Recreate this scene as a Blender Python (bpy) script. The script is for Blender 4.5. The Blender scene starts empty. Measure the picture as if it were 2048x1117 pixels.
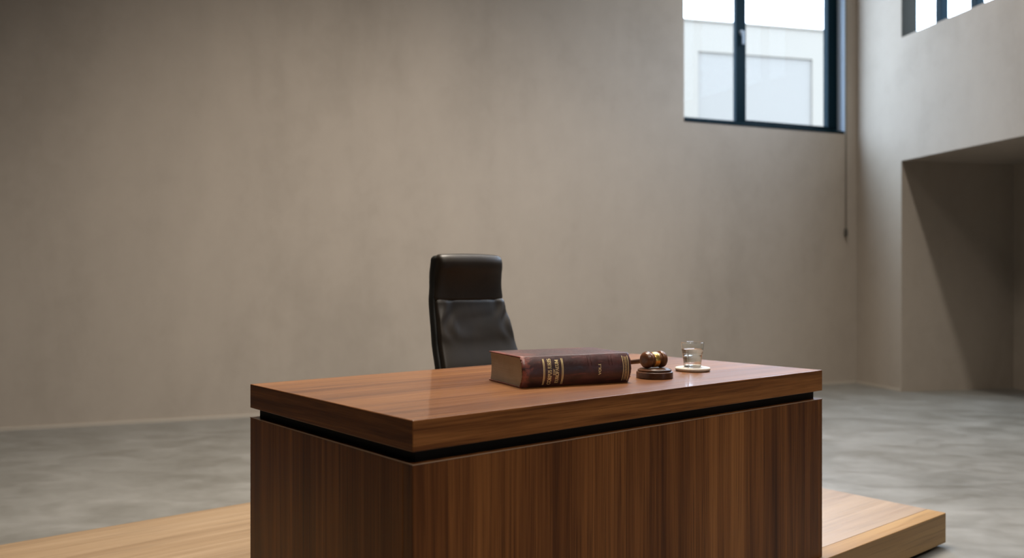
import bpy, bmesh, math, random
from mathutils import Vector, Matrix
random.seed(7)
S = bpy.context.scene
COL = S.collection
PI = math.pi

# ------------------------------------------------------------------ helpers
def tag(o, label=None, cat=None, group=None, kind=None):
    if label: o['label'] = label
    if cat: o['category'] = cat
    if group: o['group'] = group
    if kind: o['kind'] = kind
    return o

def link_mesh(name, bm, mat, parent=None, smooth=False, bevel=0, seg=2, angle=35):
    bmesh.ops.recalc_face_normals(bm, faces=bm.faces)
    me = bpy.data.meshes.new(name)
    bm.to_mesh(me); bm.free()
    mats = mat if isinstance(mat, (list, tuple)) else [mat]
    for m in mats: me.materials.append(m)
    o = bpy.data.objects.new(name, me)
    COL.objects.link(o)
    if parent is not None: o.parent = parent
    if smooth:
        for p in me.polygons: p.use_smooth = True
        if smooth != 'all':
            me.set_sharp_from_angle(angle=math.radians(angle))
    if bevel:
        b = o.modifiers.new('bevel', 'BEVEL'); b.width = bevel; b.segments = seg
        b.limit_method = 'ANGLE'; b.angle_limit = math.radians(40)
    return o

def empty(name, loc=(0, 0, 0), rz=0.0):
    o = bpy.data.objects.new(name, None); COL.objects.link(o)
    o.location = loc; o.rotation_euler = (0, 0, rz); o.empty_display_size = .1
    return o

def box(bm, lo, hi, M=None, mi=0):
    c = [(lo[0], lo[1], lo[2]), (hi[0], lo[1], lo[2]), (hi[0], hi[1], lo[2]), (lo[0], hi[1], lo[2]),
         (lo[0], lo[1], hi[2]), (hi[0], lo[1], hi[2]), (hi[0], hi[1], hi[2]), (lo[0], hi[1], hi[2])]
    v = [bm.verts.new((M @ Vector(p)) if M else p) for p in c]
    for f in ((0, 1, 2, 3), (4, 5, 6, 7), (0, 1, 5, 4), (1, 2, 6, 5), (2, 3, 7, 6), (3, 0, 4, 7)):
        fc = bm.faces.new([v[i] for i in f]); fc.material_index = mi

def boxes(*args, M=None):
    bm = bmesh.new()
    for lo, hi in args: box(bm, lo, hi, M)
    return bm

def lathe(prof, n=64, M=None, close=False):
    """revolve (r, z) pairs about z; r==0 ends become poles"""
    bm = bmesh.new(); rings = []
    for r, z in prof:
        if r < 1e-7:
            p = Vector((0, 0, z)); rings.append([bm.verts.new(M @ p if M else p)])
        else:
            ring = []
            for i in range(n):
                a = 2 * PI * i / n; p = Vector((r * math.cos(a), r * math.sin(a), z))
                ring.append(bm.verts.new(M @ p if M else p))
            rings.append(ring)
    for a, b in zip(rings, rings[1:] + ([rings[0]] if close else [])):
        if len(a) == 1 and len(b) == 1: continue
        for i in range(n):
            j = (i + 1) % n
            if len(a) == 1: bm.faces.new((a[0], b[i], b[j]))
            elif len(b) == 1: bm.faces.new((a[i], a[j], b[0]))
            else: bm.faces.new((a[i], a[j], b[j], b[i]))
    return bm

def loft(rows, cap=True):
    """rows of equal-length closed loops -> skin"""
    bm = bmesh.new()
    R = [[bm.verts.new(p) for p in row] for row in rows]
    n = len(R[0])
    for a, b in zip(R, R[1:]):
        for i in range(n):
            j = (i + 1) % n
            bm.faces.new((a[i], a[j], b[j], b[i]))
    if cap:
        bm.faces.new(R[0]); bm.faces.new(R[-1])
    return bm

def interp(tab, x):
    if x <= tab[0][0]: return tab[0][1]
    for (x0, y0), (x1, y1) in zip(tab, tab[1:]):
        if x <= x1:
            t = (x - x0) / (x1 - x0); t = t * t * (3 - 2 * t) * .35 + t * .65
            return y0 + (y1 - y0) * t
    return tab[-1][1]

# ------------------------------------------------------------------ materials
class NT:
    def __init__(self, name):
        self.m = bpy.data.materials.new(name); self.m.use_nodes = True
        self.t = self.m.node_tree; self.b = self.t.nodes['Principled BSDF']
        self.out = self.t.nodes['Material Output']
    def n(self, typ, **kw):
        nd = self.t.nodes.new(typ)
        for k, v in kw.items():
            if k in nd.inputs: nd.inputs[k].default_value = v
            else: setattr(nd, k, v)
        return nd
    def l(self, a, b): self.t.links.new(a, b)
    def set(self, **kw):
        for k, v in kw.items(): self.b.inputs[k.replace('_', ' ')].default_value = v
    def coord(self, scale=(1, 1, 1), rot=(0, 0, 0), loc=(0, 0, 0), kind='Object'):
        c = self.n('ShaderNodeTexCoord'); mp = self.n('ShaderNodeMapping')
        mp.inputs['Scale'].default_value = scale; mp.inputs['Rotation'].default_value = rot
        mp.inputs['Location'].default_value = loc
        self.l(c.outputs[kind], mp.inputs['Vector']); return mp.outputs['Vector']
    def noise(self, vec, scale=1, detail=4, rough=.55, dist=0.0):
        nd = self.n('ShaderNodeTexNoise'); nd.inputs['Scale'].default_value = scale
        nd.inputs['Detail'].default_value = detail; nd.inputs['Roughness'].default_value = rough
        nd.inputs['Distortion'].default_value = dist
        self.l(vec, nd.inputs['Vector']); return nd.outputs['Fac']
    def ramp(self, fac, stops):
        r = self.n('ShaderNodeValToRGB'); e = r.color_ramp.elements
        while len(e) < len(stops): e.new(.5)
        for el, (p, c) in zip(e, stops):
            el.position = p; el.color = tuple(c) + (1,) if len(c) == 3 else c
        self.l(fac, r.inputs['Fac']); return r.outputs['Color']
    def mix(self, fac, a, b, mode='MIX'):
        m = self.n('ShaderNodeMix', data_type='RGBA', blend_type=mode)
        for s, v in ((0, fac), (6, a), (7, b)):
            if hasattr(v, 'links') or isinstance(v, bpy.types.NodeSocket): self.l(v, m.inputs[s])
            else: m.inputs[s].default_value = (tuple(v) + (1,)) if isinstance(v, tuple) and len(v) == 3 else v
        return m.outputs[2]
    def math(self, op, a, b=0.0, c=None):
        m = self.n('ShaderNodeMath', operation=op)
        for i, v in enumerate((a, b, c)):
            if v is None: continue
            if isinstance(v, bpy.types.NodeSocket): self.l(v, m.inputs[i])
            else: m.inputs[i].default_value = v
        return m.outputs[0]
    def rng(self, v, a, b, c=0.0, d=1.0):
        m = self.n('ShaderNodeMapRange'); self.l(v, m.inputs[0])
        for i, x in enumerate((a, b, c, d)): m.inputs[i + 1].default_value = x
        return m.outputs[0]
    def bump(self, h, strength=.2, dist=.01):
        b = self.n('ShaderNodeBump', Strength=strength, Distance=dist)
        self.l(h, b.inputs['Height']); self.l(b.outputs['Normal'], self.b.inputs['Normal'])
    def base(self, c): self.l(c, self.b.inputs['Base Color'])

def simple(name, col, rough=.5, metal=0.0, **kw):
    k = NT(name); k.set(Base_Color=tuple(col) + (1,), Roughness=rough, Metallic=metal, **kw); return k.m

def plaster(name, base, dark):
    k = NT(name)
    big = k.noise(k.coord((.55, .55, .4)), 1, 5, .6, .6)
    vert = k.noise(k.coord((1.6, 1.6, .35)), 1, 5, .6, .3)
    fine = k.noise(k.coord((6, 6, 5)), 1, 6, .65, .4)
    f = k.math('ADD', k.math('MULTIPLY', big, .45), k.math('ADD', k.math('MULTIPLY', vert, .35), k.math('MULTIPLY', fine, .2)))
    k.base(k.ramp(f, [(.32, dark), (.5, base), (.68, tuple(min(1, c * 1.10) for c in base))]))
    k.set(Roughness=.85); k.b.inputs['Specular IOR Level'].default_value = .25
    k.bump(fine, .06, .01)
    return k.m

def concrete_floor():
    k = NT('polished_concrete')
    a = k.noise(k.coord((.7, .7, .7)), 1, 6, .62, .8)
    b = k.noise(k.coord((2.6, 4.0, 2)), 1, 6, .6, .5)
    c = k.noise(k.coord((14, 14, 14)), 1, 4, .6)
    f = k.math('ADD', k.math('MULTIPLY', a, .5), k.math('ADD', k.math('MULTIPLY', b, .38), k.math('MULTIPLY', c, .12)))
    k.base(k.ramp(f, [(.36, FLOOR_D), (.5, FLOOR_M), (.66, FLOOR_L)]))
    k.l(k.rng(b, .3, .7, .34, .5), k.b.inputs['Roughness'])
    k.bump(c, .02, .005)
    return k.m

def wood(name, grain, cols, rough=.32, across=34, along=1.1, band=3.2, coat=0.0, seed=0, bandw=.5, spec=.5, board=None, pore=.35):
    """grain: 'x' | 'y' | 'z' – direction of the fibres in object space"""
    k = NT(name)
    def sc(ac, al):
        return tuple(al if ax == grain else ac for ax in 'xyz')
    lo = (seed * 3.1, seed * 1.7, seed * 2.3)
    bands = k.noise(k.coord(sc(band, .18), loc=lo), 1, 3, .55, .5)
    mid = k.noise(k.coord(sc(across * .45, along * .6), loc=lo), 1, 4, .6, .7)
    fine = k.noise(k.coord(sc(across * 2.6, along * 1.4), loc=lo), 1, 4, .65, .25)
    pores = k.noise(k.coord(sc(across * 7, along * 3.5), loc=lo), 1, 2, .5)
    f = k.math('ADD', k.math('MULTIPLY', bands, bandw), k.math('ADD', k.math('MULTIPLY', mid, .78 - bandw), k.math('MULTIPLY', fine, .22)))
    if board:
        # veneer leaves / boards: a tone per strip, its width `board` along axis `bax`
        w, bax = board
        c = k.n('ShaderNodeTexCoord'); sx = k.n('ShaderNodeSeparateXYZ'); k.l(c.outputs['Object'], sx.inputs[0])
        cell = k.math('FLOOR', k.math('DIVIDE', sx.outputs['XYZ'.index(bax.upper())], w))
        wn = k.n('ShaderNodeTexWhiteNoise', noise_dimensions='1D'); k.l(k.math('ADD', cell, 17.3 + seed), wn.inputs['W'])
        f = k.math('ADD', f, k.rng(wn.outputs['Value'], 0, 1, -.035, .035))
    n = len(cols); pos = [.385 + .23 * i / (n - 1) for i in range(n)]
    col = k.ramp(f, list(zip(pos, cols)))
    dk = k.rng(pores, .30, .46, 1, 0)
    col = k.mix(k.math('MULTIPLY', dk, pore), col, tuple(c * .45 for c in cols[0]))
    if board:
        w, bax = board
        fr = k.math('FRACT', k.math('DIVIDE', sx.outputs['XYZ'.index(bax.upper())], w))
        ln = k.math('LESS_THAN', k.math('MINIMUM', fr, k.math('SUBTRACT', 1.0, fr)), .0035 / w * .5)
        col = k.mix(k.math('MULTIPLY', ln, .22), col, tuple(c * .35 for c in cols[0]))
    k.base(col)
    k.l(k.rng(fine, .3, .7, rough - .05, rough + .06), k.b.inputs['Roughness'])
    k.set(Coat_Weight=coat, Coat_Roughness=.09); k.b.inputs['Specular IOR Level'].default_value = spec
    k.bump(pores, .05, .002)
    return k.m

WALL = (.348, .300, .250); WALL_D = (.287, .247, .204)
FLOOR_D = (.092, .087, .075); FLOOR_M = (.142, .137, .124); FLOOR_L = (.198, .192, .178)
M_wall = plaster('beige_plaster', WALL, WALL_D)
M_floor = concrete_floor()
M_ceil = simple('ceiling_paint', (.14, .125, .11), .9)
M_far = simple('dark_hall_panelling', (.10, .085, .07), .8)
WAL = [(.050, .0145, .0035), (.105, .035, .0085), (.165, .060, .0155), (.24, .095, .027)]
WALT = [(.072, .022, .0045), (.116, .0385, .008), (.160, .058, .013), (.218, .088, .022)]
M_walz = wood('walnut_upright_grain', 'z', WAL, .36, across=44, along=.9, band=7, seed=11, bandw=.45, board=(.157, 'x'), spec=.15, pore=.62)
M_walz2 = wood('walnut_end_upright_grain', 'z', WAL, .36, across=44, along=.9, band=7, seed=4, bandw=.45, board=(.165, 'y'), spec=.15, pore=.62)
M_walx = wood('walnut_top_grain', 'x', WALT, .42, across=26, along=.9, band=5, seed=2, bandw=.4, spec=.42, coat=.35)
M_walex = wood('walnut_edge_grain', 'x', WAL, .34, across=95, along=2.2, band=14, seed=3, bandw=.3, pore=.55, spec=.18)
M_waley = wood('walnut_end_edge_grain', 'y', WAL, .34, across=95, along=2.2, band=14, seed=5, bandw=.3, pore=.55, spec=.18)
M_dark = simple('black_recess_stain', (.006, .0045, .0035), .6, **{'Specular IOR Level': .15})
OAK = [(.185, .116, .060), (.215, .138, .074), (.24, .158, .087), (.265, .180, .105)]
M_oak = wood('pale_oak_boards', 'x', OAK, .44, across=14, along=.7, band=4, seed=6, bandw=.45, spec=.95, board=(.186, 'y'))
M_oaky = wood('pale_oak_edge_band', 'x', [(.225, .130, .052), (.265, .160, .068), (.30, .188, .082), (.34, .22, .104)], .36, across=14, along=.7, band=5, seed=8, bandw=.45, spec=.2)
M_frame = simple('dark_blue_window_metal', (.0025, .012, .018), .45, **{'Specular IOR Level': .05})
M_reveal_glow = simple('blue_grey_reveal_glow', (.36, .43, .52), .35)  # window glow on the reveal, put into the base colour
M_steel = simple('pale_grey_handle_metal', (.25, .285, .32), .4, 0.1)
M_facade = simple('pale_render', (.176, .148, .115), .85)
M_facpanel = simple('pale_grey_panel', (.154, .133, .109), .8)
M_ground = simple('pale_paving', (.45, .44, .42), .9)
M_skirt = simple('baseboard_plaster', (.39, .345, .29), .7)

def leather(name, c0, c1, rough):
    k = NT(name)
    big = k.noise(k.coord((7, 7, 5)), 1, 4, .6, .5)
    k.base(k.ramp(big, [(.35, c0), (.65, c1)]))
    k.set(Roughness=rough)
    cell = k.n('ShaderNodeTexVoronoi', feature='DISTANCE_TO_EDGE'); cell.inputs['Scale'].default_value = 420
    k.l(k.coord(), cell.inputs['Vector'])
    k.bump(cell.outputs['Distance'], .08, .001)
    return k.m
M_leather = leather('dark_brown_leather', (.0120, .0090, .0060), (.0205, .0152, .0105), .45)
M_leather.node_tree.nodes['Principled BSDF'].inputs['Specular IOR Level'].default_value = .32
M_shell = simple('black_chair_shell', (.010, .010, .009), .5, **{'Specular IOR Level': .3})
M_chrome = simple('dark_chair_metal', (.10, .10, .10), .3, 1.0)
M_plastic = simple('black_caster_plastic', (.015, .015, .015), .45)

def architectural_glass():
    k = NT('window_glass')
    tr = k.n('ShaderNodeBsdfTransparent'); tr.inputs['Color'].default_value = (.95, .975, .98, 1)
    gl = k.n('ShaderNodeBsdfGlossy'); gl.inputs['Roughness'].default_value = .02
    fr = k.n('ShaderNodeFresnel'); fr.inputs['IOR'].default_value = 1.45
    mx = k.n('ShaderNodeMixShader')
    ge = k.n('ShaderNodeNewGeometry'); k.l(k.math('MULTIPLY', k.math('MULTIPLY', fr.outputs[0], .12), k.math('SUBTRACT', 1.0, ge.outputs['Backfacing'])), mx.inputs[0]); k.l(tr.outputs[0], mx.inputs[1]); k.l(gl.outputs[0], mx.inputs[2])
    k.l(mx.outputs[0], k.out.inputs['Surface'])
    return k.m
M_pane = architectural_glass()

# ------------------------------------------------------------------ room
E = 1.2312                     # eye height over the concrete floor
W0 = Vector((-3.295, 7.415, 0)); WD = Vector((.9290, .3700, 0)).normalized()
WO = Vector((-WD.y, WD.x, 0))  # outward of back wall
K0 = Vector((4.097, 10.359, 0)); RD = Vector((.2099, -.9777, 0)).normalized()
RO = Vector((-RD.y, RD.x, 0))  # outward of right wall
CEIL = 7.0
def frame_matrix(o, d, out):
    return Matrix(((d.x, out.x, 0, o.x), (d.y, out.y, 0, o.y), (0, 0, 1, 0), (0, 0, 0, 1)))
MB = frame_matrix(W0, WD, WO)
MR = frame_matrix(K0, RD, RO)

def wall_holes(name, M, s0, s1, z0, z1, th, holes, mat=M_wall):
    ss = sorted({s0, s1, *[h[0] for h in holes], *[h[1] for h in holes]})
    zs = sorted({z0, z1, *[h[2] for h in holes], *[h[3] for h in holes]})
    ss = [s for s in ss if s0 <= s <= s1]; zs = [z for z in zs if z0 <= z <= z1]
    solid = lambda i, j: 0 <= i < len(ss) - 1 and 0 <= j < len(zs) - 1 and not any(
        h[0] <= (ss[i] + ss[i + 1]) / 2 <= h[1] and h[2] <= (zs[j] + zs[j + 1]) / 2 <= h[3] for h in holes)
    bm = bmesh.new(); cache = {}
    def V(s, t, z):
        q = (round(s, 5), t, round(z, 5))
        if q not in cache: cache[q] = bm.verts.new(M @ Vector((s, t, z)))
        return cache[q]
    for i in range(len(ss) - 1):
        for j in range(len(zs) - 1):
            if not solid(i, j): continue
            a, b, c, d = ss[i], ss[i + 1], zs[j], zs[j + 1]
            for t in (0, th): bm.faces.new((V(a, t, c), V(b, t, c), V(b, t, d), V(a, t, d)))
            for di, dj, p, q in ((-1, 0, (a, c), (a, d)), (1, 0, (b, c), (b, d)), (0, -1, (a, c), (b, c)), (0, 1, (a, d), (b, d))):
                if not solid(i + di, j + dj):
                    bm.faces.new((V(p[0], 0, p[1]), V(p[0], th, p[1]), V(q[0], th, q[1]), V(q[0], 0, q[1])))
    o = link_mesh(name, bm, mat); tag(o, kind='structure'); return o

WS0, WS1, WZ0, WZ1 = 5.561, 7.785, 2.955, 6.35      # window in the back wall
wall_holes('wall_back', MB, -5.2, 7.957 + .35, 0, CEIL, .32, [(WS0, WS1, WZ0, WZ1)])
RS = .8276; LINT = 2.535; USZ0, USZ1 = 3.889, 5.7
wall_holes('wall_right', MR, 0, 15.0, 0, CEIL, .19, [(RS, 15.0, 0, LINT), (RS, 4.6, USZ0, USZ1)])
# alcove under the lintel
bm = bmesh.new(); box(bm, (RS - .25, .19, 0), (RS, 1.70, LINT + .2), MR); tag(link_mesh('wall_alcove_end', bm, M_wall), kind='structure')
bm = bmesh.new(); box(bm, (RS, 1.433, 0), (15.0, 1.70, LINT + .2), MR); tag(link_mesh('wall_alcove_back', bm, M_wall), kind='structure')
bm = bmesh.new(); box(bm, (RS, .19, LINT), (15.0, 1.433, LINT + .2), MR); tag(link_mesh('ceiling_alcove', bm, M_wall), kind='structure')
# the unseen rest of the hall
bm = bmesh.new(); box(bm, (-8.6, -5.6, 0), (-8.3, 6.2, CEIL)); tag(link_mesh('wall_left', bm, M_far), kind='structure')
bm = bmesh.new(); box(bm, (-8.6, -5.6, 0), (9.4, -5.3, CEIL)); tag(link_mesh('wall_front', bm, M_far), kind='structure')
bm = bmesh.new(); box(bm, (-9, -6, -.2), (10, 12, 0)); tag(link_mesh('floor', bm, M_floor), kind='structure')
pts = [(-8.6, -5.6), (9.4, -5.6)] + [tuple((MR @ Vector(q))[:2]) for q in ((14.0, .3, 0), (0, .3, 0))] + [tuple((MB @ Vector(q))[:2]) for q in ((7.957 + .1, .32, 0), (-5.5, .32, 0))]
bm = loft([[(x, y, z) for x, y in pts] for z in (CEIL, CEIL + .2)]); tag(link_mesh('ceiling', bm, M_ceil), kind='structure')
bm = bmesh.new(); box(bm, (-5.0, -.010, 0), (7.94, 0, .028), MB); tag(link_mesh('baseboard_back', bm, M_skirt), kind='structure')
bm = bmesh.new(); box(bm, (.02, -.010, 0), (RS - .002, 0, .028), MR); tag(link_mesh('baseboard_right', bm, M_skirt), kind='structure')

# window in the back wall
w1 = tag(empty('window_1'), kind='structure')
T0, T1 = .115, .185
FRW_L, FRW_R, FRW_B, FRW_T = .055, .085, .075, .08
fr = boxes(((WS0, T0, WZ0), (WS0 + FRW_L, T1, WZ1)), ((WS1 - FRW_R, T0, WZ0), (WS1, T1, WZ1)),
           ((WS0 + FRW_L, T0, WZ0), (WS1 - FRW_R, T1, WZ0 + FRW_B)), ((WS0 + FRW_L, T0, WZ1 - FRW_T), (WS1 - FRW_R, T1, WZ1)), M=MB)
link_mesh('window_frame', fr, M_frame, w1, bevel=.004)
ms = 6.398                                                      # mullion centre
link_mesh('mullion', boxes(((ms - .064, T0 + .012, WZ0 + FRW_B), (ms + .064, T1, WZ1 - FRW_T)), M=MB), M_frame, w1, bevel=.004)
a, b = ms + .064, WS1 - FRW_R
sash = boxes(((b - .085, T0 - .02, WZ0 + FRW_B), (b, T1 - .01, WZ1 - FRW_T)), ((a, T0 + .02, WZ0 + FRW_B), (a + .012, T1 - .01, WZ1 - FRW_T)),
             ((a + .012, T0 - .0, WZ0 + FRW_B), (b - .085, T1 - .01, WZ0 + FRW_B + .02)), ((a + .012, T0, WZ1 - FRW_T - .05), (b - .085, T1 - .01, WZ1 - FRW_T)), M=MB)
link_mesh('sash', sash, M_frame, w1, bevel=.003)
for p, q in ((WS0 + FRW_L, ms - .064), (a + .012, b - .085)):
    link_mesh('pane', boxes(((p, T1 - .032, WZ0 + FRW_B), (q, T1 - .024, WZ1 - FRW_T)), M=MB), M_pane, w1)
link_mesh('reveal_shading', boxes(((WS1 - .012, -.002, WZ0), (WS1 + .0005, T0 - .001, WZ1)), M=MB), M_reveal_glow, w1)  # thin strip added to carry the window glow on the right reveal
link_mesh('window_sill', boxes(((WS0 + .001, -.006, WZ0 + .0005), (WS1 - .0125, T0 - .001, WZ0 + .03)), M=MB), M_frame, w1, bevel=.003)
HZ = 4.04
hs = ms + .006
hb = lathe([(0, 0), (.030, 0), (.030, .009), (.025, .015), (0, .015)], 28, MB @ Matrix.Translation((hs, T0 + .012, HZ)) @ Matrix.Rotation(PI / 2, 4, 'X'))
hd = link_mesh('handle', hb, M_steel, w1, smooth=True); hd['label'] = 'pale steel window handle on the mullion'
lv = boxes(((hs - .013, T0 - .036, HZ - .140), (hs + .013, T0 - .018, HZ + .012)), ((hs - .011, T0 - .02, HZ - .011), (hs + .011, T0 - .002, HZ + .011)), M=MB)
link_mesh('lever', lv, M_steel, hd, bevel=.005, seg=3)

# window high in the right wall
w2 = tag(empty('window_2'), kind='structure')
t0, t1 = .125, .185
US1 = 4.6
fb = boxes(((RS - .03, t0, USZ0), (RS + .002, t1, USZ1)), ((US1 - .06, t0, USZ0), (US1, t1, USZ1)), ((RS, t0, USZ0), (US1, t1, USZ0 + .04)), ((RS, t0, USZ1 - .06), (US1, t1, USZ1)), M=MR)
link_mesh('window_frame', fb, M_frame, w2)
mull = [1.29, 1.80, 2.60, 3.60]
for m in mull: link_mesh('mullion', boxes(((m - .045, t0 - .03, USZ0 + .04), (m + .045, t1, USZ1 - .06)), M=MR), M_frame, w2, bevel=.004)
link_mesh('reveal_shading', boxes(((RS - .001, .004, USZ0), (RS + .006, .19, USZ1)), M=MR), simple('dark_olive_jamb_shade', (.026, .024, .018), .7, **{'Specular IOR Level': .1}), w2)  # dark sheet added over the jamb, its shade painted as colour
edges = [RS + .007] + mull + [US1 - .06]
for p, q in zip(edges, edges[1:]):
    link_mesh('pane', boxes(((p, t1 - .03, USZ0 + .04), (q, t1 - .022, USZ1 - .06)), M=MR), M_pane, w2)

# blind cord on the back wall beside the window
cx = 7.772
cord = empty('blind_cord', MB @ Vector((cx, -.03, 0)))
zc = 1.735
link_mesh('cord', lathe([(0, zc + .09), (.006, zc + .09), (.006, 6.8), (0, 6.8)], 10), simple('taupe_cord', (.085, .068, .05), .8), cord, smooth=True)
link_mesh('cord_weight', lathe([(0, zc), (.012, zc + .004), (.020, zc + .03), (.020, zc + .075), (.012, zc + .10), (0, zc + .104)], 20), simple('dark_cord_weight', (.05, .045, .035), .6), cord, smooth=True)
br = boxes(((-.02, -.02, 6.78), (.02, .03, 6.84)), M=Matrix.Rotation(math.atan2(WD.y, WD.x), 4, 'Z'))
link_mesh('bracket', br, M_steel, cord)
tag(cord, 'thin taupe blind cord with a dark weight hanging beside the tall window', 'cord')

# building across the way, seen through the window
bd = Vector((.9686, .2486, 0)); bo = Vector((-bd.y, bd.x, 0)); B0 = Vector((4.92, 18.0, 0)); MN = frame_matrix(B0, bd, bo)
nb = empty('building', B0); nb.rotation_euler = (0, 0, math.atan2(bd.y, bd.x))
PL, PR, PT, PB = -1.17, 1.46, 5.88, 1.2
ROOF = 6.49
bm = bmesh.new()
for lo, hi in (((-7, 0, -.1), (PL, .30, ROOF)), ((PR, 0, -.1), (4.2, .30, ROOF)), ((PL, 0, PT), (PR, .30, ROOF)), ((PL, 0, -.1), (PR, .30, PB)), ((-7, .30, -.1), (4.2, 6, ROOF))):
    box(bm, lo, hi)
link_mesh('facade', bm, M_facade, nb)
link_mesh('wall_panel', boxes(((PL, .035, PB), (PR, .301, PT))), M_facpanel, nb)
link_mesh('parapet_cap', boxes(((-7.03, -.03, ROOF), (4.23, .34, ROOF + .04))), M_facade, nb)
tag(nb, 'pale flat roofed building with a framed wall panel seen through the tall window', 'building')
bm = bmesh.new(); box(bm, (-30, 12.05, -.4), (40, 60, -.1)); tag(link_mesh('ground_outside', bm, M_ground), kind='structure')

# ------------------------------------------------------------------ platform and desk
TH = .6955; RZ = Matrix.Rotation(TH, 4, 'Z')
C0 = Vector((-.2463, 2.1611, 0)); PZ = .1573     # platform top over the floor
DK = empty('desk', (C0.x, C0.y, PZ), TH)
DL, DW, DH = 1.8846, .9844, 1.0739 - .35
SL, SG = .0795, .0314                            # slab thickness, shadow gap
bm = boxes(((0, 0, DH - SL), (DL, DW, DH)))
bm.faces.ensure_lookup_table()
for f in bm.faces:
    c = f.calc_center_median(); 
    if abs(c.x) < 1e-6 or abs(c.x - DL) < 1e-6: f.material_index = 2
    elif abs(c.y) < 1e-6 or abs(c.y - DW) < 1e-6: f.material_index = 1
link_mesh('desktop', bm, [M_walx, M_walex, M_waley], DK, bevel=.0022, seg=2)
i = .024; zt = DH - SL; zb = zt - SG
bm = bmesh.new()
for lo, hi in (((i, i, zb), (DL - i, i + .03, zt)), ((i, DW - i - .03, zb), (DL - i, DW - i, zt)), ((i, i + .03, zb), (i + .03, DW - i - .03, zt)), ((DL - i - .03, i + .03, zb), (DL - i, DW - i - .03, zt))):
    box(bm, lo, hi)
link_mesh('shadow_gap_rail', bm, M_dark, DK)['label'] = 'black recessed rail under the desktop'
tk = .045
link_mesh('front_panel', boxes(((.0, .0, 0), (DL, tk, zb))), M_walz, DK, bevel=.0025)
link_mesh('side_panel', boxes(((0, tk + .0005, 0), (tk, DW, zb))), M_walz2, DK, bevel=.0025)
link_mesh('side_panel', boxes(((DL - tk, tk + .0005, 0), (DL, DW, zb))), M_walz2, DK, bevel=.0025)
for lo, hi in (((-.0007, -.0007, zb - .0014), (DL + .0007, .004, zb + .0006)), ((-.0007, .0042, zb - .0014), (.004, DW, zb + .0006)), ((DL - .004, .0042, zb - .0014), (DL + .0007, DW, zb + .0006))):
    link_mesh('edge_highlight_strip', boxes((lo, hi)), simple('painted_edge_highlight', (.24, .15, .095), .4), DK)['label'] = 'thin pale strip painted as the highlight along the top edge of a panel'  # pale strips added in place of the lit bevel on the panel tops
bm = boxes(((tk, DW - .06, zb - .05), (DL - tk, DW, zb)))
link_mesh('back_rail', bm, M_walex, DK, bevel=.002)
tag(DK, 'large dark walnut desk with a thick top and black shadow gap on the oak platform', 'desk')

# platform in the same frame
Rm = Matrix(((math.cos(TH), -math.sin(TH)), (math.sin(TH), math.cos(TH))))
dP = Vector((1.9976 - C0.x, 4.0087 - C0.y)); pu = dP.x * math.cos(TH) + dP.y * math.sin(TH); pv = -dP.x * math.sin(TH) + dP.y * math.cos(TH)
PT_ = .1373
pl = empty('platform', (C0.x, C0.y, 0), TH)
px0, px1, py0, py1 = DL - pu, pu, pv, pv + 2.235
eb = .085
link_mesh('deck', boxes(((px0, py0 + eb, PZ - PT_), (px1, py1, PZ))), M_oak, pl, bevel=.003)
link_mesh('front_edge_board', boxes(((px0, py0, PZ - PT_), (px1, py0 + eb - .0008, PZ))), M_oaky, pl, bevel=.003)
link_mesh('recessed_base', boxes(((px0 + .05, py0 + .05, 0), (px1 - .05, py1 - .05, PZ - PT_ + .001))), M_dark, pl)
tag(pl, 'low pale oak platform under the walnut desk', 'platform')

# ------------------------------------------------------------------ chair
CB = 1.35; CA = 1.2125
cc = Vector((C0.x, C0.y, 0)) + RZ @ Vector((CA, CB, 0))
CH = empty('office_chair', (cc.x, cc.y, PZ), TH)
PROF = [(.40, -.185), (.55, -.125), (.67, -.077), (.80, -.030), (.98, .017), (1.10, .028), (1.20, .020)]
HWID = [(.40, .235), (.55, .238), (.67, .228), (.80, .216), (.98, .199), (1.05, .190), (1.19, .181)]
def se(hw, y0, y1, n=40, p=5.0, dx=0):
    """superellipse loop in (x, y)"""
    out = []
    cy, hy = (y0 + y1) / 2, (y1 - y0) / 2
    for q in range(n):
        a = 2 * PI * q / n; c, s = math.cos(a), math.sin(a)
        out.append((math.copysign(abs(c) ** (2 / p), c) * hw + dx, math.copysign(abs(s) ** (2 / p), s) * hy + cy))
    return out
def strip(zs, hwf, y0f, y1f, p, n=40):
    rows = []
    for z in zs: rows.append([(x, y, z) for x, y in se(hwf(z), y0f(z), y1f(z), n, p)])
    return rows
TOPZ = 1.183
zs = [.40 + (TOPZ - .40) * q / 44 for q in range(45)]
def endr(z, lo, hi, r):
    d = min(z - lo, hi - z)
    if d >= r: return 0.0
    k = 1 - max(d, 0) / r
    return r * (1 - math.sqrt(max(0, 1 - k * k)))
def dense(lo, hi, n, r=.03):
    base = [lo + (hi - lo) * q / n for q in range(n + 1)]
    extra = [lo + r * e for e in (.02, .08, .2, .4, .7)] + [hi - r * e for e in (.02, .08, .2, .4, .7)]
    return sorted(set(base + extra))
zz = dense(.40, TOPZ, 40, .03)
rows = strip(zz, lambda z: interp(HWID, z) - endr(z, .40, TOPZ, .018),
             lambda z: interp(PROF, z) + .006 + endr(z, .40, TOPZ, .012), lambda z: interp(PROF, z) + .058 - endr(z, .40, TOPZ, .018), 7)
link_mesh('back_shell', loft(rows), M_shell, CH, smooth='all')
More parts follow.
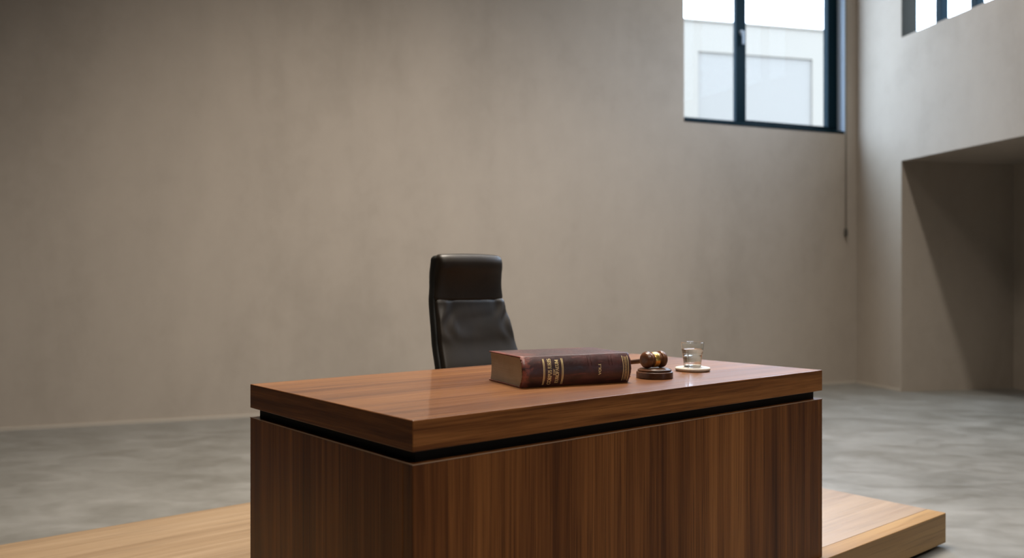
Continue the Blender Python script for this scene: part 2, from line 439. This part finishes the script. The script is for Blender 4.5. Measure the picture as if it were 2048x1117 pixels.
# back cushion
LO, MID = .43, .990
zz = dense(LO, MID, 60, .03)
rows = strip(zz, lambda z: interp(HWID, z) - .007 - endr(z, LO, MID, .02),
             lambda z: interp(PROF, z) - .020 - .012 * math.sin(PI * (z - LO) / (MID - LO)) + endr(z, LO, MID, .022), lambda z: interp(PROF, z) + .02, 6, 72)
bm = loft(rows)
for v in bm.verts:                                   # soft leather creases, strongest under the headrest
    if v.co.y < interp(PROF, v.co.z) + .004:
        w = math.exp(-((v.co.z - .93) / .10) ** 2); xx = v.co.x
        v.co.y += .0035 * w * math.sin(xx * 78 + 2.2 * math.sin(v.co.z * 31)) * (.3 + abs(xx) / .2)
        v.co.y += .0045 * math.exp(-((xx - .02 - .12 * (v.co.z - .8)) / .018) ** 2) * math.exp(-((v.co.z - .80) / .12) ** 2)
        v.co.y += .004 * math.exp(-((xx + .09 + .5 * (v.co.z - .85)) / .022) ** 2) * math.exp(-((v.co.z - .83) / .10) ** 2)
cu = link_mesh('back_cushion', bm, M_leather, CH, smooth='all')
# headrest roll
LO2, HI2 = .978, TOPZ + .004
zz = dense(LO2, HI2, 36, .05)
def hf(z):
    t = (z - LO2) / (HI2 - LO2)
    return interp(PROF, z) - .020 - .029 * (math.sin(PI * min(1, t ** 2.6)) ** .8 if 0 < t < 1 else 0)
rows = strip(zz, lambda z: interp(HWID, z) - .004 - endr(z, LO2, HI2, .02), lambda z: hf(z) + endr(z, LO2, HI2, .012), lambda z: interp(PROF, z) + .045 - endr(z, LO2, HI2, .012), 3.6, 64)
bm = loft(rows)
for v in bm.verts:                                   # the top edge is gently arched
    k_ = min(1, max(0, (v.co.z - 1.08) / .10)); v.co.z += .006 * k_ * k_ * (1 - (v.co.x / .18) ** 2)
    if v.co.y < interp(PROF, v.co.z) - .012: v.co.y += .0022 * math.exp(-(v.co.x / .012) ** 2) * math.exp(-((v.co.z - 1.15) / .03) ** 2)
link_mesh('headrest', bm, M_leather, CH, smooth='all')
# seat, column, star base, casters (behind the desk)
zz = [.425, .428, .435, .445, .47, .50, .512, .520, .524]
rows = [[(x, y, z) for x, y in se(.245 - endr(z, .425, .524, .03), -.62 + endr(z, .425, .524, .03), -.13 - endr(z, .425, .524, .03), 48, 5)] for z in zz]
link_mesh('seat', loft(rows), M_leather, CH, smooth='all')
link_mesh('gas_column', lathe([(0, .07), (.03, .07), (.03, .25), (.02, .25), (.02, .41), (.08, .41), (.08, .43), (0, .43)], 24, Matrix.Translation((0, -.36, 0))), M_chrome, CH, smooth=True)
for q in range(5):
    a = 2 * PI * q / 5 + .3
    M = Matrix.Translation((0, -.36, 0)) @ Matrix.Rotation(a, 4, 'Z')
    bm = loft([[M @ Vector((x, y, z)) for y, z in ((-w, z0), (w, z0), (w * .7, z1), (-w * .7, z1))] for x, w, z0, z1 in ((.0, .03, .075, .13), (.15, .024, .075, .115), (.29, .017, .075, .10))])
    lg = link_mesh('base_leg', bm, M_chrome, CH, bevel=.004)
    bm = lathe([(0, -.022), (.024, -.022), (.03, -.016), (.03, .016), (.024, .022), (0, .022)], 20, M @ Matrix.Translation((.275, 0, .032)) @ Matrix.Rotation(PI / 2, 4, 'X'))
    box(bm, (.265, -.008, .06), (.285, .008, .08), M)
    link_mesh('caster', bm, M_plastic, lg, smooth=True)
tag(CH, 'high backed dark brown leather office chair behind the walnut desk', 'chair')

# ------------------------------------------------------------------ book
DZ = PZ + DH                       # desk surface
BK = empty('law_book', (.0292, 2.793, DZ), .432)
BL_, BW, BT = .408, .262, .1015
def cover_material():
    k = NT('worn_maroon_leather')
    c = k.n('ShaderNodeTexCoord'); sx = k.n('ShaderNodeSeparateXYZ'); k.l(c.outputs['Object'], sx.inputs[0])
    big = k.noise(k.coord((14, 14, 22)), 1, 6, .65, .8)
    fine = k.noise(k.coord((90, 90, 90)), 1, 5, .7, .3)
    base = k.ramp(big, [(.34, (.020, .0062, .0062)), (.52, (.043, .0125, .0120)), (.70, (.075, .0215, .019))])
    # scuffed leather at the tail end of the spine, ragged edge
    edge = k.math('ADD', sx.outputs[0], k.math('MULTIPLY', k.math('SUBTRACT', big, .5), -.20))
    edge = k.math('ADD', edge, k.math('MULTIPLY', k.math('SUBTRACT', fine, .5), -.035))
    worn = k.rng(edge, .010, .034, 1, 0)
    edge2 = k.rng(k.math('ADD', sx.outputs[0], k.math('MULTIPLY', k.math('SUBTRACT', fine, .5), -.02)), .402, .412, 0, .7)
    scr = k.n('ShaderNodeTexNoise'); k.l(k.coord((9, 9, 85), rot=(0, .25, 0)), scr.inputs['Vector']); scr.inputs['Detail'].default_value = 4; scr.inputs['Scale'].default_value = 1.0
    scratch = k.math('MULTIPLY', k.rng(scr.outputs['Fac'], .615, .67, 0, 1), .4)
    f = k.math('MAXIMUM', k.math('MAXIMUM', worn, edge2), scratch)
    f = k.math('MULTIPLY', f, k.rng(fine, .35, .6, .35, 1))
    col = k.mix(f, base, (.20, .050, .032))
    k.base(col)
    k.l(k.rng(fine, .3, .7, .30, .46), k.b.inputs['Roughness']); k.b.inputs['Specular IOR Level'].default_value = .65
    k.bump(k.math('ADD', k.math('MULTIPLY', fine, .6), k.math('MULTIPLY', f, -.8)), .25, .0015)
    return k.m
M_cover = cover_material()
bt = .0045                                           # board thickness
def spine_y(z, off=0.0):
    """rounded back of the book: most proud at half height"""
    t = (z / BT - .5) * 2
    return .019 * abs(t) ** 2.3 - .013 - off
def cover_mesh():
    NZ, NS = 56, 60
    bm = bmesh.new()
    def skin(zf0, zf1, inner):
        pass
    outer, inner = [], []
    # section path: bottom board fore-edge -> spine -> top board fore-edge
    path_o, path_i = [], []
    for y in (BW, BW * .5, .02): path_o.append((y, 0)); path_i.append((y, bt))
    for q in range(NZ + 1):
        z = BT * q / NZ
        path_o.append((spine_y(z), z))
        zi = bt + (BT - 2 * bt) * q / NZ
        path_i.append((spine_y(z) + .0045, zi))
    for y in (.02, BW * .5, BW): path_o.append((y, BT)); path_i.append((y, BT - bt))
    loop = path_o + path_i[::-1]
    rows = []
    for q in range(NS + 1):
        s = BL_ * q / NS
        e = endr(s, 0, BL_, .008) * .5
        row = []
        for kx, (y, z) in enumerate(loop):
            y2, z2 = y, z
            if y < .012: y2 = y + e * (1 if kx < len(path_o) else 0)
            row.append((s, y2, z2))
        rows.append(row)
    return loft(rows)
bm = cover_mesh()
rr = random.Random(3)
for v in bm.verts:
    if v.co.y < .012:                                # tiny dents in the old spine
        v.co.y += .0003 * math.sin(v.co.x * 90 + v.co.z * 60) * math.sin(v.co.x * 37)
    if v.co.x > BL_ - 1e-4 or v.co.x < 1e-4: v.co.x += rr.uniform(-.0012, .0012)
link_mesh('cover', bm, M_cover, BK, smooth=True, angle=40, bevel=.0012, seg=2)
def pages_material():
    k = NT('aged_page_block')
    lines = k.noise(k.coord((2.5, 2.5, 900)), 1, 3, .7)
    spot = k.noise(k.coord((16, 16, 16)), 1, 5, .6)
    c = k.ramp(lines, [(.3, (.40, .41, .345)), (.5, (.50, .515, .44)), (.7, (.58, .595, .52))])
    k.base(k.mix(k.rng(spot, .45, .75, 0, .5), c, (.37, .36, .28)))
    k.set(Roughness=.85); k.bump(lines, .25, .0008)
    return k.m
rows = []
for q in range(25):
    s = .004 + (BL_ - .008) * q / 24
    row = [(s, spine_y(BT * (.5 + (u_ - .5) * .9)) + .0046, bt + (BT - 2 * bt) * u_) for u_ in [j / 12 for j in range(13)]]
    row += [(s, BW - .006 - .008 * math.sin(PI * u_), bt + (BT - 2 * bt) * u_) for u_ in [1 - j / 12 for j in range(13)]]
    rows.append(row)
link_mesh('page_block', loft(rows), pages_material(), BK, smooth=True)['label'] = 'aged grey beige page block'
M_gold = simple('gilt_stamping', (.74, .58, .30), .42, .35)
def band(s0, s1, parts):
    """gilt line on the rounded spine from s0 to s1"""
    n = 22; rows = []
    za, zb_ = .008, BT - .009
    for q in range(n + 1):
        z = za + (zb_ - za) * q / n; y = spine_y(z)
        rows.append([(s0, y + .0006, z), (s1, y + .0006, z), (s1, y - .0011, z), (s0, y - .0011, z)])
    return loft(rows)
for s0, s1 in ((.0735, .0758), (.0775, .0792), (.1408, .1430), (.1452, .1470), (.3742, .3760), (.3950, .3968)):
    link_mesh('gilt_line', band(s0, s1, 0), M_gold, BK)
bm = bmesh.new()                                      # zigzag ornament between the two right-hand lines
pts = [(.3790 + (.0130 if q % 2 else 0), .010 + (BT - .022) * q / 34) for q in range(35)]
for (sa, za), (sb, zb_) in zip(pts, pts[1:]):
    d = Vector((sb - sa, zb_ - za)).normalized() ; nx, nz = -d.y * .0006, d.x * .0006
    rows = []
    q4 = [(sa + nx, za + nz), (sa - nx, za - nz), (sb - nx, zb_ - nz), (sb + nx, zb_ + nz)]
    top = [bm.verts.new((s, spine_y(z) - .0011, z)) for s, z in q4]; bot = [bm.verts.new((s, spine_y(z) + .0006, z)) for s, z in q4]
    bm.faces.new(top); bm.faces.new(bot)
    for a_ in range(4): bm.faces.new((top[a_], top[(a_ + 1) % 4], bot[(a_ + 1) % 4], bot[a_]))
for q in range(8):
    z = .016 + (BT - .034) * q / 7
    box(bm, (.3845, spine_y(z) - .0011, z - .0011), (.3865, spine_y(z) + .0006, z + .0011))
link_mesh('gilt_ornament', bm, simple('worn_gilt', (.40, .27, .13), .5, .2), BK)
for s in (.2475, .3270):                              # tooling dents
    bm = bmesh.new()
    for ds in (-.006, .006):
        rows = []
        for q in range(9):
            z = BT * (.62 + .32 * q / 8); y = spine_y(z)
            w = .0022 * math.sin(PI * (q + .5) / 9)
            rows.append([(s + ds - w, y + .0008, z), (s + ds + w, y + .0008, z), (s + ds + w * .4, y - .0012, z), (s + ds - w * .4, y - .0012, z)])
        b2 = loft(rows); me = bpy.data.meshes.new('t'); b2.to_mesh(me); b2.free(); bm.from_mesh(me); bpy.data.meshes.remove(me)
    link_mesh('spine_crease', bm, M_cover, BK, smooth=True)

# serif capitals drawn as strokes: (thick) lines and arcs in a unit-high box
def arc(cx_, cy_, rx, ry, a0, a1, n=12):
    return [(cx_ + rx * math.cos(math.radians(a0 + (a1 - a0) * q / n)), cy_ + ry * math.sin(math.radians(a0 + (a1 - a0) * q / n))) for q in range(n + 1)]
T, H_ = .15, .075            # thick / thin stroke
def serif(x, y, w=.26): return ([(x - w / 2, y), (x + w / 2, y)], H_)
GL = {
 'C': (.78, [(arc(.42, .5, .36, .46, 40, 320), T), ([(.70, .80), (.70, .98)], H_)]),
 'O': (.88, [(arc(.44, .5, .37, .46, 0, 360, 20), T)]),
 'R': (.78, [([(.16, .03), (.16, .97)], T), ([(.16, .95), (.40, .95)] + arc(.40, .72, .24, .23, 90, -90, 8) + [(.16, .49)], H_ * 1.3), ([(.38, .49), (.68, .03)], T), serif(.16, .03), serif(.70, .03, .2)]),
 'P': (.70, [([(.16, .03), (.16, .97)], T), ([(.16, .95), (.38, .95)] + arc(.38, .70, .26, .25, 90, -90, 8) + [(.16, .45)], H_ * 1.4), serif(.16, .03)]),
 'U': (.84, [([(.16, .97), (.16, .35)] + arc(.42, .33, .26, .28, 180, 360, 10) + [(.68, .97)], T * .85), serif(.16, .97), serif(.68, .97)]),
 'S': (.62, [(arc(.31, .73, .22, .22, 30, 270, 10) + arc(.31, .27, .24, .24, 90, -150, 10), T * .85)]),
 'I': (.36, [([(.18, .03), (.18, .97)], T), serif(.18, .03), serif(.18, .97)]),
 'E': (.66, [([(.16, .03), (.16, .97)], T), ([(.16, .95), (.58, .95), (.58, .84)], H_), ([(.16, .51), (.48, .51)], H_), ([(.16, .05), (.60, .05), (.60, .17)], H_)]),
 'A': (.80, [([(.08, .03), (.38, .97)], H_ * 1.2), ([(.38, .97), (.70, .03)], T), ([(.18, .35), (.58, .35)], H_), serif(.08, .03, .18), serif(.70, .03, .2)]),
 'M': (.98, [([(.14, .03), (.16, .97)], H_ * 1.2), ([(.16, .97), (.48, .12)], T), ([(.48, .12), (.80, .97)], H_ * 1.2), ([(.80, .97), (.83, .03)], T), serif(.14, .03, .2), serif(.83, .03, .2)]),
 'V': (.78, [([(.08, .97), (.38, .03)], T), ([(.38, .03), (.68, .97)], H_ * 1.2), serif(.08, .97, .2), serif(.68, .97, .2)]),
 'L': (.64, [([(.16, .03), (.16, .97)], T), ([(.16, .05), (.58, .05), (.58, .2)], H_), serif(.16, .97)]),
 'F': (.62, [([(.16, .03), (.16, .97)], T), ([(.16, .95), (.56, .95), (.56, .82)], H_), ([(.16, .51), (.46, .51)], H_), serif(.16, .03)]),
 '.': (.28, [([(.14, .02), (.14, .14)], T)]),
 ' ': (.34, []),
}
def lettering(text, s_base, z0, z1, cap):
    """runs up the spine from z0 to z1; cap height points towards -s (letters read bottom to top)"""
    adv = sum(GL[c][0] for c in text); kx = (z1 - z0) / adv
    bm = bmesh.new(); x = 0
    for ch in text:
        w, strokes = GL[ch]
        for pts, th in strokes:
            th *= 1.15
            P = [Vector(p) for p in pts]
            for a_, b_ in zip(P, P[1:]):
                d = b_ - a_
                if d.length < 1e-6: continue
                d.normalize(); nn = Vector((-d.y, d.x)) * th / 2; a2 = a_ - d * th * .2; b2 = b_ + d * th * .2
                q4 = [a2 + nn, a2 - nn, b2 - nn, b2 + nn]
                S4 = [(s_base - q.y * cap, z0 + (x + q.x) * kx) for q in q4]
                top = [bm.verts.new((s, spine_y(z) - .0012, z)) for s, z in S4]; bot = [bm.verts.new((s, spine_y(z) + .0006, z)) for s, z in S4]
                bm.faces.new(top); bm.faces.new(bot)
                for e_ in range(4): bm.faces.new((top[e_], top[(e_ + 1) % 4], bot[(e_ + 1) % 4], bot[e_]))
        x += w
    return bm
link_mesh('gilt_title', lettering('CORPUS IURIS', .1030, .0085, .0925, .0128), M_gold, BK)
link_mesh('gilt_title', lettering('CIF', .1150, .040, .0610, .0058), M_gold, BK)
link_mesh('gilt_title', lettering('EUROPAEUM', .1295, .0120, .0885, .0120), M_gold, BK)
link_mesh('gilt_title', lettering('VOL.I', .2885, .0330, .0690, .0088), M_gold, BK)
tag(BK, 'thick worn maroon leather law book with gilt spine lying on the walnut desk', 'book')

# ------------------------------------------------------------------ gavel and sound block
GW = [(.024, .0085, .0035), (.050, .0178, .0068), (.082, .030, .0115), (.12, .046, .018)]
M_gav = wood('gavel_walnut', 'x', GW, .34, across=40, along=6, band=14, seed=9, coat=.15, spec=.35)
M_blk = wood('sound_block_walnut', 'x', GW, .34, across=40, along=6, band=14, seed=10, coat=.1, spec=.35)
M_brass = simple('brass', (.80, .52, .15), .30, 1.0)
gx, gy = .5076, 3.100
SB = empty('sound_block', (gx, gy, DZ), .5)
link_mesh('block_base', lathe([(0, 0), (.0630, 0), (.0648, .002), (.0648, .0195), (.0640, .0225), (.0615, .0240), (0, .0240)], 72), M_blk, SB, smooth=True)
link_mesh('block_top', lathe([(0, .0235), (.0570, .0235), (.0592, .0262), (.0598, .0285), (.0588, .0310), (.0560, .0322), (.0545, .0318), (.0532, .0335), (.0500, .0348), (0, .0348)], 72), M_blk, SB, smooth=True)
tag(SB, 'round stepped walnut sound block under the gavel', 'sound block')
GA = empty('gavel', (gx - .003, gy, DZ + .0348), 0)
ga = math.radians(28); R = .0300
A = Matrix.Translation((0, 0, R + .0004)) @ Matrix.Rotation(ga, 4, 'Z') @ Matrix.Rotation(PI / 2, 4, 'Y')    # lathe z -> head axis
HLn = .049
half = [(.0085, .0215), (.010, .0250), (.0118, .0262), (.0132, .0256), (.0150, .0240), (.0185, .0225), (.0205, .0228), (.0220, .0262), (.0235, .0283), (.0265, .0297), (.0300, .0300), (.0340, .0297), (.0360, .0288), (.0372, .0290), (.0400, .0278), (.0440, .0238), (.0470, .0170), (.0487, .0085), (.0490, 0)]
half = [(0, .0250), (.0096, .0250), (.0104, .0262), (.0128, .0266), (.0142, .0255), (.0160, .0236), (.0185, .0226), (.0205, .0232), (.0222, .0268), (.0240, .0290), (.0270, .0299), (.0310, .0300), (.0345, .0294), (.0356, .0282), (.0366, .0284), (.0395, .0276), (.0440, .0238), (.0470, .0170), (.0487, .0085), (.0490, 0)]
prof = [(r, -z) for z, r in half[::-1]] + [(r, z) for z, r in half[1:]]
link_mesh('head', lathe(prof, 64, A), M_gav, GA, smooth='all')
link_mesh('brass_band', lathe([(.0245, -.0100), (.0266, -.0098), (.0270, -.0088), (.0270, .0088), (.0266, .0098), (.0245, .0100)], 64, A), M_brass, GA, smooth=True)['label'] = 'polished brass band around the gavel head'
slope = math.atan(.150)
Hm = Matrix.Translation((0, 0, R)) @ Matrix.Rotation(ga + PI / 2, 4, 'Z') @ Matrix.Rotation(PI / 2 + slope, 4, 'Y')
hp = [(0, .0), (.0085, 0), (.0085, .026), (.0105, .028), (.0112, .033), (.0105, .040), (.0086, .043), (.0084, .048), (.0104, .052), (.0106, .058), (.0086, .063), (.0082, .12), (.0090, .20), (.0096, .26), (.0088, .275), (.0070, .28), (.0070, .285), (.0105, .291), (.0120, .302), (.0105, .313), (.005, .318), (0, .319)]
link_mesh('handle', lathe(hp, 32, Hm), M_gav, GA, smooth='all')
tag(GA, 'walnut gavel with a brass band resting on its round block', 'gavel')

# ------------------------------------------------------------------ coaster and glass
qx, qy = .6926, 3.338
k = NT('cream_stone'); mm = k.noise(k.coord((40, 40, 40)), 1, 4, .6)
k.base(k.ramp(mm, [(.35, (.44, .39, .335)), (.65, (.51, .465, .41))])); k.set(Roughness=.5); M_stone = k.m
CO = link_mesh('coaster', lathe([(0, 0), (.0590, 0), (.0625, .0012), (.0655, .0045), (.0668, .0085), (.0662, .0118), (.0640, .0140), (.0600, .0150), (0, .0150)], 72), M_stone, smooth='all')
CO.location = (qx, qy, DZ)
tag(CO, 'round cream stone coaster under the glass of water', 'coaster')
k = NT('clear_glass'); k.set(Base_Color=(.98, 1, .99, 1), Roughness=.0, IOR=1.47); k.b.inputs['Transmission Weight'].default_value = 1.0; M_glass = k.m
k = NT('water'); k.set(Base_Color=(1, 1, 1, 1), Roughness=.0, IOR=1.33); k.b.inputs['Transmission Weight'].default_value = 1.0; M_water = k.m
GLS = empty('water_glass', (qx - .001, qy, DZ + .0151))
outer = [(0, 0), (.0300, 0), (.0318, .0015), (.0322, .004), (.0350, .030), (.0376, .0515), (.0392, .0530), (.0396, .0550), (.0390, .0570), (.0392, .0600), (.0405, .0625), (.0408, .0640), (.0412, .0700), (.0432, .0905), (.0442, .0925), (.0444, .0940)]
inner = [(.0436, .0948), (.0424, .0945), (.0418, .0920), (.0400, .0725), (.0392, .0640), (.0372, .0560), (.0360, .0515), (.0336, .030), (.0312, .0090), (.0295, .0075), (0, .0070)]
link_mesh('tumbler', lathe(outer + inner, 72), M_glass, GLS, smooth=True, angle=50)
WL = .0690
wp = [(0, .0069), (.0296, .0074), (.0313, .0090), (.0337, .030), (.0361, .0515), (.0373, .0560), (.0393, .0640), (.0398, WL), (.0385, WL - .0006), (0, WL - .0006)]
link_mesh('water', lathe(wp, 72), M_water, GLS, smooth=True, angle=50)['label'] = 'clear water filling most of the glass'
tag(GLS, 'clear stepped tumbler of water on the cream coaster', 'glass')

# ------------------------------------------------------------------ light
W = bpy.data.worlds.new('overcast_sky'); S.world = W; W.use_nodes = True
nt = W.node_tree; bg = nt.nodes['Background']
tc = nt.nodes.new('ShaderNodeTexCoord'); sx = nt.nodes.new('ShaderNodeSeparateXYZ'); nt.links.new(tc.outputs['Generated'], sx.inputs[0])
cr = nt.nodes.new('ShaderNodeValToRGB'); nt.links.new(sx.outputs['Z'], cr.inputs['Fac'])
e = cr.color_ramp.elements
e[0].position = 0.0; e[0].color = (2.0, 2.3, 2.6, 1)
e[1].position = 1.0; e[1].color = (8.6, 10.7, 14.1, 1)
m1 = e.new(.35); m1.color = (9.0, 11.0, 14.3, 1)
nt.links.new(cr.outputs['Color'], bg.inputs['Color']); bg.inputs['Strength'].default_value = 1.0

def area(name, loc, target, sx_, sy_, power, color, portal=False, spread=180, roll=0.0):
    d = bpy.data.lights.new(name, 'AREA'); d.shape = 'RECTANGLE'; d.size = sx_; d.size_y = sy_
    d.energy = power; d.color = color; d.spread = math.radians(spread)
    o = bpy.data.objects.new(name, d); COL.objects.link(o)
    o.location = loc; dirv = Vector(target) - Vector(loc)
    o.rotation_euler = dirv.to_track_quat('-Z', 'Y').to_euler()
    if portal: d.cycles.is_portal = True
    return o
# daylight portals
sd = bpy.data.lights.new('hazy_sun', 'SUN'); sd.energy = 6; sd.angle = math.radians(45); sd.color = (.72, .88, 1.0)
so = bpy.data.objects.new('hazy_sun', sd); COL.objects.link(so)
so.rotation_euler = (RD * 1.0 + RO * .8 + Vector((0, 0, -2.36))).to_track_quat('-Z', 'Y').to_euler()
pc = MB @ Vector(((WS0 + WS1) / 2, .30, (WZ0 + WZ1) / 2)); area('window_portal', pc, pc - WO, WS1 - WS0, WZ1 - WZ0, 1, (1, 1, 1), True)
pc = MR @ Vector(((RS + US1) / 2, .20, (USZ0 + USZ1) / 2)); area('window_portal', pc, pc - RO, US1 - RS, USZ1 - USZ0, 1, (1, 1, 1), True)
# ceiling luminaires and one added fill light
def ceiling_lamp(name, x, y, lx, ly, rz, power, color):
    d = bpy.data.lights.new(name, 'AREA'); d.shape = 'RECTANGLE'; d.size = lx; d.size_y = ly; d.energy = power; d.color = color
    o = bpy.data.objects.new(name, d); COL.objects.link(o); o.location = (x, y, CEIL - .05); o.rotation_euler = (0, 0, rz); return o
L1 = ceiling_lamp('ceiling_lamp', .1, 4.6, 2.6, 2.2, .38, 400, (1.0, .90, .775)); L1.data.spread = math.radians(108)
L2 = ceiling_lamp('front_fill_light', 2.0, -1.4, 2.6, 2.2, .38, 240, (1.0, .92, .82)); L2.data.spread = math.radians(112)  # added fill behind the camera, brightens the desk front
q = MR @ Vector((3.6, -1.53, 0))
ceiling_lamp('ceiling_lamp_strip', q.x, q.y, .25, 5.0, math.atan2(RD.y, RD.x) + PI / 2, 145, (1.0, .95, .88)).data.spread = math.radians(118)

# ------------------------------------------------------------------ camera and view
cd = bpy.data.cameras.new('camera'); cam = bpy.data.objects.new('camera', cd); COL.objects.link(cam)
cam.location = (0, 0, E); cam.rotation_euler = (PI / 2, 0, 0)
cd.sensor_width = 36; cd.lens = 1741.7 / 2048 * 36; cd.shift_y = 1.26 / 2048
cd.clip_start = .05
cd.dof.use_dof = True; cd.dof.focus_distance = 2.95; cd.dof.aperture_fstop = 1.8
S.camera = cam
S.view_settings.view_transform = 'Standard'; S.view_settings.look = 'None'
S.view_settings.gamma = 1; S.view_settings.use_curve_mapping = False; S.view_settings.exposure = 0
try:
    S.cycles.use_denoising = True
    S.cycles.max_bounces = 14; S.cycles.diffuse_bounces = 6; S.cycles.glossy_bounces = 6
    S.cycles.transmission_bounces = 12; S.cycles.transparent_max_bounces = 12
    S.cycles.sample_clamp_indirect = 8
except Exception:
    pass
